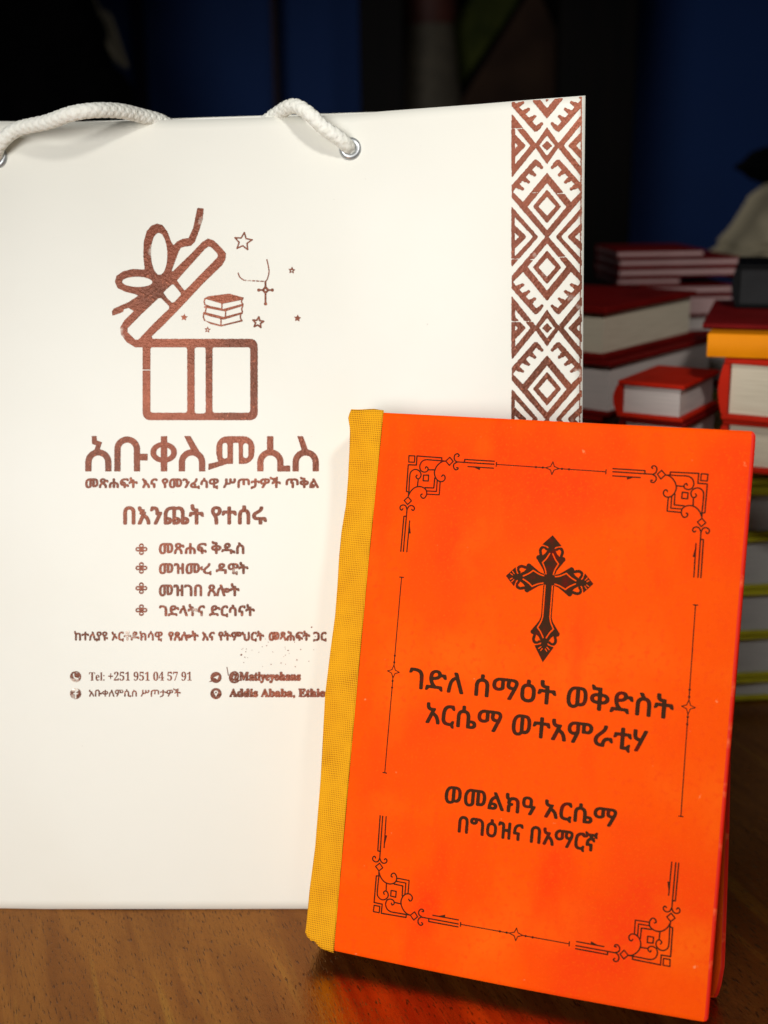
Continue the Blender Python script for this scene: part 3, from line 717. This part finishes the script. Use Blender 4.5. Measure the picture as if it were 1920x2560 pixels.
# cross
cc = mm([(1373, 1449.7)])[0]; hx = (mm([(1481.2, 1462)])[0]-mm([(1266, 1441)])[0])/992; vy = (mm([(1381.8, 1338)])[0]-mm([(1356.2, 1656)])[0])/1465
vy = np.array([0, np.linalg.norm(vy)]); hx = np.array([np.linalg.norm(hx), 0])
P = Print(-520, -980, 520, 540, 4.2)
def arm(D, N, sh=0, tip=505, wide=1.0, slits=True):
    """one arm along direction D from the centre; N sideways; sh lengthens the shaft"""
    D = np.array(D, float); N = np.array(N, float)
    for sg in (-1, 1):
        q = lambda pts: [D*(r+sh)+N*w2*sg*wide for r, w2 in pts]
        if sh: P.poly([D*20+N*0, D*20+N*62*sg, D*(sh+30)+N*62*sg, D*(sh+30)])
        P.poly(q([(-40, 0), (-40, 62), (60, 62), (110, 78), (160, 112), (215, 152), (222, 128), (255, 118), (300, 70), (345, 42), (400, 40), (400, 0)]), smooth=0)
        P.disc(q([(245, 138)])[0], 30)
        P.line(q([(255, 112), (290, 120), (330, 128), (362, 112), (370, 82), (352, 58)]), 34, smooth=4)
        P.line(q([(300, 78), (328, 92), (335, 74)]), 15, True, smooth=3)
        P.line(q([(360, 12), (368, 64), (398, 108)]), 13, True, smooth=3) if False else None
        P.poly(q([(372, 0), (380, 42), (400, 112), (tip-sh if not sh else tip, 0)]))
        P.line(q([(366, 40), (384, 72), (388, 112)]), 11, True)
        if slits: P.line(q([(408, 34), (432, 62)]), 11, True); P.line(q([(428, 18), (452, 34)]), 11, True)
        if sh: P.line([D*62+N*42*sg]+[D*(sh+60)+N*42*sg], 15, True)
        P.line(q([(62, 42), (120, 56), (192, 92)]), 15, True, smooth=4); P.line(q([(192, 92), (240, 52), (302, 18)]), 15, True, smooth=4)
arm((1, 0), (0, 1)); arm((-1, 0), (0, 1)); arm((0, 1), (1, 0), tip=515, slits=False)
arm((0, -1), (1, 0), sh=365, tip=585)
P.poly([(-60, -60), (60, -60), (60, 60), (-60, 60)])
for sx in (-1, 1):
    for sy in (-1, 1): P.line([(sx*57, sy*57), (sx*62, sy*62)], 8, True)
P.wear(.3, 2); cover_print('cross_print', P, M['ink'], .5, mp=lambda v: (cc+v[:, :1]*hx+v[:, 1:]*vy)/1000, label='ornate dark brown cross')
# cover lettering
k8 = xf(960, 1640, .57866)
def cover_text(name, body, a, b, hgt_pts, fat=2, thr=.4):
    """a, b: bottom left and bottom right of the line; hgt_pts: top left"""
    A, B_2, H_ = mm(k8([a]))[0], mm(k8([b]))[0], mm(k8([hgt_pts]))[0]
    dh = B_2-A; h = H_[1]-A[1]
    P = Print(min(A[0], H_[0])-3, min(A[1], B_2[1])-3, B_2[0]+3, max(A[1], B_2[1])+h+3, .13)
    # text box: y grows downwards in Print.text, so hand it flipped limits
    P.text(body, A[0], B_2[0], A[1]+h, A[1], skew=lambda p: np.stack([p[:, 0], p[:, 1]+(p[:, 0]-A[0])*dh[1]/dh[0]], 1))
    P.fat(fat+1, 1.75); P.wear(.3, 3); cover_print(name, P, M['ink'], thr)
cover_text('title_lettering', 'ገድለ ሰማዕት ወቅድስት', (106, 136), (1246, 274), (112, 34))
cover_text('title_lettering', 'አርሴማ ወተአምራቲሃ', (180, 296), (1132, 426), (186, 196))
cover_text('subtitle_lettering', 'ወመልክዓ አርሴማ', (262, 640), (1000, 748), (268, 556))
cover_text('subtitle_lettering', 'በግዕዝና በአማርኛ', (320, 768), (916, 853), (328, 684))

# ================================================================== BOOKS BEHIND
def cover_mat(name, rgb, rgb2): return mat(name, rgb, .6, spec=.08, noise=(30, rgb2, .45, .65), bump=(300, .15))
CM = {'darkred': cover_mat('dark_red_cover', (0.16, 0.005, 0.004), (0.12, 0.004, 0.003)), 'red': cover_mat('red_cover', (0.50, 0.016, 0.004), (0.40, 0.012, 0.003)),
      'yellow': cover_mat('yellow_green_cover', (0.42, 0.38, 0.018), (0.34, 0.30, 0.015)), 'amber': cover_mat('amber_cover', (0.85, 0.27, 0.002), (0.75, 0.235, 0.002)),
      'black': cover_mat('black_cover', (0.003, 0.003, 0.0035), (0.002, 0.002, 0.0025)), 'maroon': cover_mat('maroon_cover', (0.17, 0.006, 0.006), (0.13, 0.004, 0.004))}
PM = {'cream': mat('cream_pages', (0.62, 0.55, 0.42), .9, noise=(40, (0.54, 0.47, 0.35), .42, .62, (1, 1, 40))), 'grey': mat('grey_pages', (0.42, 0.42, 0.40), .9, noise=(40, (0.35, 0.35, 0.34), .42, .62, (1, 1, 40))),
      'pink': mat('pinkish_pages', (0.52, 0.34, 0.33), .9, noise=(40, (0.44, 0.28, 0.27), .42, .62, (1, 1, 40))), 'dark': mat('dark_edges', (0.012, 0.012, 0.013), .9, noise=(40, (0.008, 0.008, 0.009), .4, .6)), 'pale': mat('pale_pages', (0.60, 0.52, 0.48), .9, noise=(40, (0.5, 0.44, 0.41), .42, .62, (1, 1, 40)))}
def lay_book(P0, yaw, L1, L2, H, cov, pages, label, spine='back', ct=.0022, group=None, name='stacked_book', over_=.0028):
    """a book lying flat; P0 = its near bottom corner, L1 along yaw (to the right), L2 along yaw+90 (away)"""
    mw = Matrix.Translation(Vector(P0)) @ Matrix.Rotation(yaw, 4, 'Z')
    t_ = thing(name, mw, label, 'book', group); e = over_
    for nm, z0, z1 in (('back_cover', 0, ct), ('front_cover', H-ct, H)):
        v, f = box_v(-e, L1+e, -e, L2+e, z0, z1); o = obj(nm, v, f, CM[cov], t_, world=False); bevel(o, min(.0008, ct*.4))
    x0, x1, y0, y1 = 0, L1, 0, L2
    sp = {'left': (-e, -e+ct, -e, L2+e), 'right': (L1+e-ct, L1+e, -e, L2+e), 'front': (-e, L1+e, -e, -e+ct), 'back': (-e, L1+e, L2+e-ct, L2+e)}[spine]
    ns_, V = 9, []
    ln = 'x' if spine in ('front', 'back') else 'y'
    for i in range(ns_):   # rounded spine between the two boards
        z = ct+(H-2*ct)*i/(ns_-1); bl = .0022*math.sin(math.pi*i/(ns_-1))
        if spine == 'left': V += [(sp[0]-bl, sp[2], z), (sp[0]-bl, sp[3], z), (sp[1], sp[3], z), (sp[1], sp[2], z)]
        elif spine == 'right': V += [(sp[0], sp[2], z), (sp[0], sp[3], z), (sp[1]+bl, sp[3], z), (sp[1]+bl, sp[2], z)]
        elif spine == 'front':
            z = .0003+(H-.0006)*i/(ns_-1); bl *= .5; V += [(sp[0]+.0002, -e-.0012-bl, z), (sp[0]+.0002, -e-.0001, z), (sp[1]-.0002, -e-.0001, z), (sp[1]-.0002, -e-.0012-bl, z)]
        else: V += [(sp[0], sp[2], z), (sp[0], sp[3]+bl, z), (sp[1], sp[3]+bl, z), (sp[1], sp[2], z)]
    fs = [(i*4+k, i*4+(k+1) % 4, i*4+4+(k+1) % 4, i*4+4+k) for i in range(ns_-1) for k in range(4)]
    obj('spine', V, [q[::-1] for q in fs] if spine != 'zz' else fs, CM[cov], t_, world=False, smooth=False)
    g_ = .0004
    if spine == 'left': x0 = -e+ct+g_
    if spine == 'right': x1 = L1+e-ct-g_
    if spine == 'front': y0 = -e+ct+g_
    if spine == 'back': y1 = L2+e-ct-g_
    v, f = box_v(x0, x1, y0, y1, ct+.0001, H-ct-.0001); o = obj('page_block', v, f, PM[pages], t_, world=False)
    return t_
def zrow(px, py, Y): return float(at(np.float64(px), np.float64(py), Y)[2])

# right-hand stack
YR = 0.613
def xr(px, Y, py=1400): return float(at(np.float64(px), np.float64(py), Y)[0])
z = 0.0; yel = [1805, 1697, 1590, 1478, 1346, 1226]
zs = [0.0]+[zrow(1860, y, YR+.028) for y in yel[1:]]
names = ['lowest', 'second', 'third', 'fourth', 'topmost']
lab = ['yellow covered book with dark page edges at the very bottom of the right stack', 'yellow covered book second from the bottom of the right stack', 'yellow covered book in the middle of the right stack, half in shade', 'yellow covered book fourth from the bottom of the right stack', 'yellow covered book highest of the five thick ones, under the thin booklets']
for i in range(5):
    lay_book((xr(1722+random.uniform(-6, 6), YR), YR+.028+random.uniform(-.002, .002), zs[i]+.0002), math.radians(5+random.uniform(-1.5, 1.5)), .145, .20, zs[i+1]-zs[i]-.0003, 'yellow', 'grey', lab[i], 'back', .0026, 'yellow covered books piled on the right')
z = zs[5]; zt = zrow(1880, 1147, YR+.02); nb_ = 4
bl = ['thin yellow green booklet lying lowest above the thick yellow books', 'second thin yellow green booklet, just above the lowest thin one', 'third thin yellow green booklet, one below the top thin one', 'thin yellow green booklet directly under the red book']
for i in range(nb_):
    h = (zt-z)/nb_
    lay_book((xr(1716+random.uniform(-10, 10), YR), YR+.020+random.uniform(-.003, .003), z+i*h+.0002), math.radians(-3+i*2.2), .145, .20, h-.0004, 'yellow', 'grey', bl[i], 'front', .0012, 'thin yellow green booklets', 'booklet')
z3 = zrow(1880, 1040, YR); z4 = zrow(1850, 886, YR); z5 = zrow(1840, 826, YR)
lay_book((xr(1794, YR), YR-.004, zt+.0002), math.radians(-28), .145, .12, z3-zt-.0004, 'red', 'cream', 'red book with cream pages, lying on the thin yellow green booklets', 'left', .003)
lay_book((xr(1784, YR), YR-.008, z3+.0002), math.radians(-31), .145, .12, z4-z3-.0004, 'red', 'cream', 'thick red book with cream pages directly beneath the amber book', 'left', .003)
lay_book((xr(1742, YR), YR-.006, z4+.0002), math.radians(-19), .15, .12, z5-z4-.0004, 'amber', 'cream', 'thin amber orange book near the top of the right stack', 'front', .003)
z6 = z5+.0030
lay_book((xr(1760, YR+.03)-.011, YR+.010, z5+.0002), math.radians(-18), .14, .115, z6-z5-.0004, 'maroon', 'pale', 'dark red thin book lying on the amber book', 'front', .0012)
YK = YR+.075
z7 = zrow(1860, 660, YK)
lay_book((xr(1806, YK), YK, z6+.0002), math.radians(-17), .10, .06, z7-z6-.0004, 'black', 'dark', 'black book on top of the thin dark red book', 'left', .002)

# left-hand stack of thick books
YL = 0.665; yawL = math.radians(50.8)
pB = at(np.float64(1505), np.float64(900), YL); zB1 = zrow(1505, 768, YL)
pC = at(np.float64(1519), np.float64(1042), YL-.004)
lay_book((pC[0], pC[1], pB[2]-(pB[2]-pC[2])+.0002), yawL-.02, .125, .17, pB[2]-pC[2]-.0004, 'darkred', 'pale', 'thick dark red book with pale pages beneath the top book of the left stack', 'back', .0028)
lay_book((pB[0], pB[1], pB[2]), yawL, .109, .165, zB1-pB[2], 'darkred', 'cream', 'thick dark red book with cream pages on top of the left stack', 'back', .0036)
hz = pC[2]/3
for i, (cv, nm) in enumerate((('darkred', 'lowest hidden dark red book of the left stack'), ('red', 'red book second from the bottom of the left stack'), ('darkred', 'dark red book third from the bottom of the left stack, beside the bag edge'))):
    lay_book((pC[0]-.004*i+.004, pC[1]+.002*i, i*hz+.0002), yawL-.05+.04*i, .12, .165, hz-.0004, cv, 'grey', nm, 'back', .0028)
# red book with its corner to the camera
YD = 0.60
pD = at(np.float64(1697), np.float64(1056), YD); zD = zrow(1697, 962, YD)
lay_book((pD[0], pD[1], pD[2]+.0002), math.radians(57), .052, .030, zD-pD[2], 'red', 'pale', 'small bright red book with its page corner towards the camera, between the two stacks', 'back', .0024)
for i, nm in enumerate(('lowest', 'middle', 'upper')):
    lay_book((pD[0]+.001*i, pD[1]+.001, i*pD[2]/3+.0002), math.radians(57), .052, .030, pD[2]/3-.0004, 'darkred', 'pale', 'small dark red book stacked below the small bright red book', 'back', .0024, 'small books under the bright red one')

# booklets at the back
YA = 0.86
rows = [(1545, 1760, 628, 'pink'), (1552, 1858, 650, 'pink'), (1548, 1854, 673, 'pink'), (1546, 1700, 697, 'pink'), (1600, 1832, 718, 'pink'), (1596, 1828, 742, 'pink'), (1590, 1835, 795, 'pale')]
ztop = [zrow(1640, r[2]-4, YA) for r in rows]; zb = [ztop[i+1] if i+1 < len(rows) else ztop[i]-.012 for i in range(len(rows))]
ll = ['topmost thin red booklet with pinkish page edges in the back pile', 'long pinkish edged red booklet just under the topmost of the back pile', 'third pinkish edged red booklet from the top of the back pile', 'short pinkish edged booklet in the middle of the back pile', 'red booklet with pinkish edges set back in the lower back pile', 'lowest thin pinkish edged booklet of the back pile', 'dark red hardcover under the thin booklets of the back pile']
for i, (xa, xb, y, pgm) in enumerate(rows):
    P0 = at(np.float64(xa), np.float64(y), YA); L = xr(xb, YA, y)-P0[0]
    lay_book((P0[0], YA+.002*math.sin(i*2.1), zb[i]+.0002), math.radians(2+1.5*math.sin(i)), L, .07, ztop[i]-zb[i]-.0004, 'maroon', pgm, ll[i], 'back', .0014, 'thin booklets piled at the back', 'booklet', .001)
zz = zb[-1]; nlow = 5
for i in range(nlow):
    lay_book((xr(1580, YA, 800), YA+.004, i*zz/nlow+.0002), math.radians(3-i*.7), .09, .14, zz/nlow-.0004, 'maroon', 'pale', 'dark red book hidden low in the back pile', 'back', .0025, 'hidden books under the back pile')

# ================================================================== DIM BACKGROUND
M['blackwood'] = mat('black_wood', (0.002, 0.0017, 0.0016), .6, spec=.08, noise=(12, (0.004, 0.0025, 0.002), .4, .6, (6, 6, .6)))
M['brownwood'] = mat('brown_wood', (0.030, 0.012, 0.006), .5, noise=(12, (0.045, 0.018, 0.008), .4, .6, (6, 6, .6)))
M['glass'] = mat('dark_glass', (0.004, 0.004, 0.005), .08, spec=.5, noise=(3, (0.006, 0.006, 0.008), .4, .6))
YW = 1.70
def px_box(x0, x1, y0, y1, Y, dep):
    a = at(np.float64(x0), np.float64(y0), Y); b = at(np.float64(x1), np.float64(y1), Y)
    return a[0], b[0], Y, Y+dep, b[2], a[2]
# dark cabinet
x0, x1 = xr(900, 1.45, 200), xr(1590, 1.45, 200)
cab = thing('display_cabinet', Matrix.Translation((x0, 1.45, -.035)), 'tall black display cabinet with a glass door behind the bag', 'cabinet')
xi0, xi1 = xr(1010, 1.45, 200), xr(1395, 1.45, 200)
for nm, q in (('door_stile', (x0, xi0, 1.45, 1.48, -.035, 1.2)), ('door_stile', (xi1, x1, 1.45, 1.48, -.035, 1.2)), ('back_board', (x0, x1, 1.69, 1.70, -.035, 1.2)), ('side_board', (x0, x0+.015, 1.481, 1.689, -.035, 1.2)), ('side_board', (x1-.015, x1, 1.481, 1.689, -.035, 1.2)), ('shelf', (x0+.016, x1-.016, 1.482, 1.688, .20, .215)), ('top_board', (x0-.005, x1+.005, 1.445, 1.70, 1.201, 1.225))):
    v, f = box_v(*q); o = obj(nm, v, f, M['blackwood'], cab); bevel(o, .002)
# things behind the glass
def lathe(name, c, prof, mats, label, cat, n=28):
    t_ = thing(name, Matrix.Translation(Vector(c)), label, cat); k = 0
    for nm, pr, m in prof:
        V = [(r*math.cos(2*math.pi*i/n), r*math.sin(2*math.pi*i/n), z) for r, z in pr for i in range(n)]
        fs = [(a*n+i, a*n+(i+1) % n, (a+1)*n+(i+1) % n, (a+1)*n+i) for a in range(len(pr)-1) for i in range(n)]
        obj(nm, V, fs, m, t_, world=False, smooth=True)
    return t_
M['clay'] = mat('red_brown_clay', (0.085, 0.020, 0.012), .7, noise=(40, (0.06, 0.014, 0.009), .4, .6))
M['beige'] = mat('beige_clay', (0.10, 0.082, 0.055), .8, noise=(40, (0.07, 0.058, 0.04), .4, .6))
M['leaf'] = mat('dull_green', (0.055, 0.065, 0.012), .8, spec=.1, noise=(14, (0.02, 0.028, 0.006), .4, .6))
cj = at(np.float64(1075), np.float64(250), 1.58)
lathe('clay_jar', (cj[0], 1.58, .2155), [('jar_body', [(.001, 0), (.040, 0), (.044, .05), (.040, .16), (.030, .255)], M['beige']), ('jar_neck', [(.030, .255), (.034, .27), (.034, .30), (.020, .345), (.024, .40), (.001, .41)], M['clay'])], None, 'dim jar with reddish top and pale base behind the dark glass', 'jar')
pt_ = at(np.float64(1290), np.float64(150), 1.60)
V = []
for dy in (0, .03): V += [(-.10, dy, .0), (.085, dy, .0), (.085, dy, .17), (.02, dy, .30), (-.10, dy, .12)]
t_ = obj('folded_card', [(x+pt_[0], y+1.58, z+.216) for x, y, z in V], [(0, 1, 2, 3, 4), (9, 8, 7, 6, 5)]+[(i, i+5, (i+1) % 5+5, (i+1) % 5) for i in range(5)], mat('dull_brown_card', (0.045, 0.024, 0.015), .8, spec=.1, noise=(14, (0.028, 0.015, 0.010), .4, .6)))
tag(t_, 'dull brown pointed card leaning behind the dark glass', 'card')
V = [(-.075, 0, .24), (-.06, 0, .17), (.035, 0, .30), (.05, 0, .345), (-.02, 0, .31)]
lc = at(np.float64(1200), np.float64(150), 1.64)
t_ = obj('leaf_spray', [(x+lc[0]+.01, y+1.64, z+.20) for dy in (0, .004) for x, y, z in [(a, dy, c) for a, b_, c in V]], [(0, 1, 2, 3, 4), (9, 8, 7, 6, 5)]+[(i, i+5, (i+1) % 5+5, (i+1) % 5) for i in range(5)], M['leaf'])
tag(t_, 'faint green leafy spray behind the dark glass', 'plant')
# brown upright posts against the blue wall
for k, (xa, xb, lbl) in enumerate(((318, 378, 'dark brown wooden upright nearest the left, behind the rope handle'), (668, 712, 'dark brown wooden upright between blue wall panels, left of the cabinet'))):
    q = px_box(xa, xb, -200, 700, 1.68, .06); v, f = box_v(q[0], q[1], 1.68, 1.749, -.7, 1.8)
    o = obj('wooden_post', v, f, M['brownwood']); bevel(o, .003); tag(o, lbl, 'post', 'wooden uprights on the blue wall')
# draped dark cloth with a pale edge, upper left
def drape(name, outline, Y, th_, m, label, cat, wav=.01):
    p = smooth_path(np.array([at(np.float64(x), np.float64(y), Y) for x, y in outline]), 5, True); n = len(p)
    cen = p.mean(0); V = []; rings = [(1, 0), (1, th_), (.9, -.012), (.6, -.03), (.3, -.036)]
    for s, dy in rings[:1]+rings[2:]:
        for q in p:
            r = cen+(q-cen)*s; V.append((r[0], r[1]+dy+wav*(math.sin(q[0]*50+q[2]*30)+.7*math.sin(q[0]*170-q[2]*120+s*9)+.5*math.sin(q[2]*260+s*15))*(s < 1), r[2]))
    V.append(tuple(cen+np.array([0, -.038, 0]))); L = 4
    fs = [(a*n+i, (a+1)*n+i, (a+1)*n+(i+1) % n, a*n+(i+1) % n) for a in range(L-1) for i in range(n)]+[((L-1)*n+i, L*n, (L-1)*n+(i+1) % n) for i in range(n)]
    b0 = len(V)
    for q in p: V.append((q[0], q[1]+th_, q[2]))
    fs += [(i, (i+1) % n, b0+(i+1) % n, b0+i) for i in range(n)]+[tuple(range(b0+n-1, b0-1, -1))]
    o = obj(name, V, fs, m, smooth=True); tag(o, label, cat); return o
M['blackcloth'] = mat('black_cloth', (0.002, 0.002, 0.0025), .95, spec=.05, noise=(30, (0.003, 0.003, 0.0035), .4, .6), bump=(60, .4))
M['creamcloth'] = mat('cream_cloth', (0.36, 0.31, 0.21), .95, noise=(25, (0.28, 0.24, 0.16), .4, .65), bump=(70, .8))
drape('hanging_cloth', [(-420, -260), (150, -230), (210, -20), (245, 60), (262, 150), (300, 190), (325, 290), (350, 700), (-420, 720)], 1.30, .04, M['blackcloth'], 'large black cloth hanging at the upper left behind the bag', 'cloth')
drape('cloth_edge', [(205, -60), (235, 10), (262, 30), (290, 110), (306, 165), (275, 140), (250, 70), (228, 10)], 1.36, .03, M['creamcloth'], 'narrow pale fabric strip showing beside the black hanging cloth', 'cloth', .002)
drape('cream_cloth', [(1990, 455), (1925, 486), (1906, 512), (1878, 556), (1862, 578), (1836, 606), (1834, 622), (1806, 640), (1798, 664), (1822, 690), (1900, 720), (2000, 735), (2120, 700), (2120, 480)], 1.02, .05, M['creamcloth'], 'crumpled cream fabric bundle at the right edge above the book piles', 'cloth', .006)
drape('black_cap', [(1876, 418), (1900, 400), (1935, 372), (2020, 360), (2060, 430), (2000, 470), (1925, 452), (1898, 432)], 1.05, .05, M['blackcloth'], 'pointed black cloth at the right edge in front of the blue wall', 'cloth', .003)
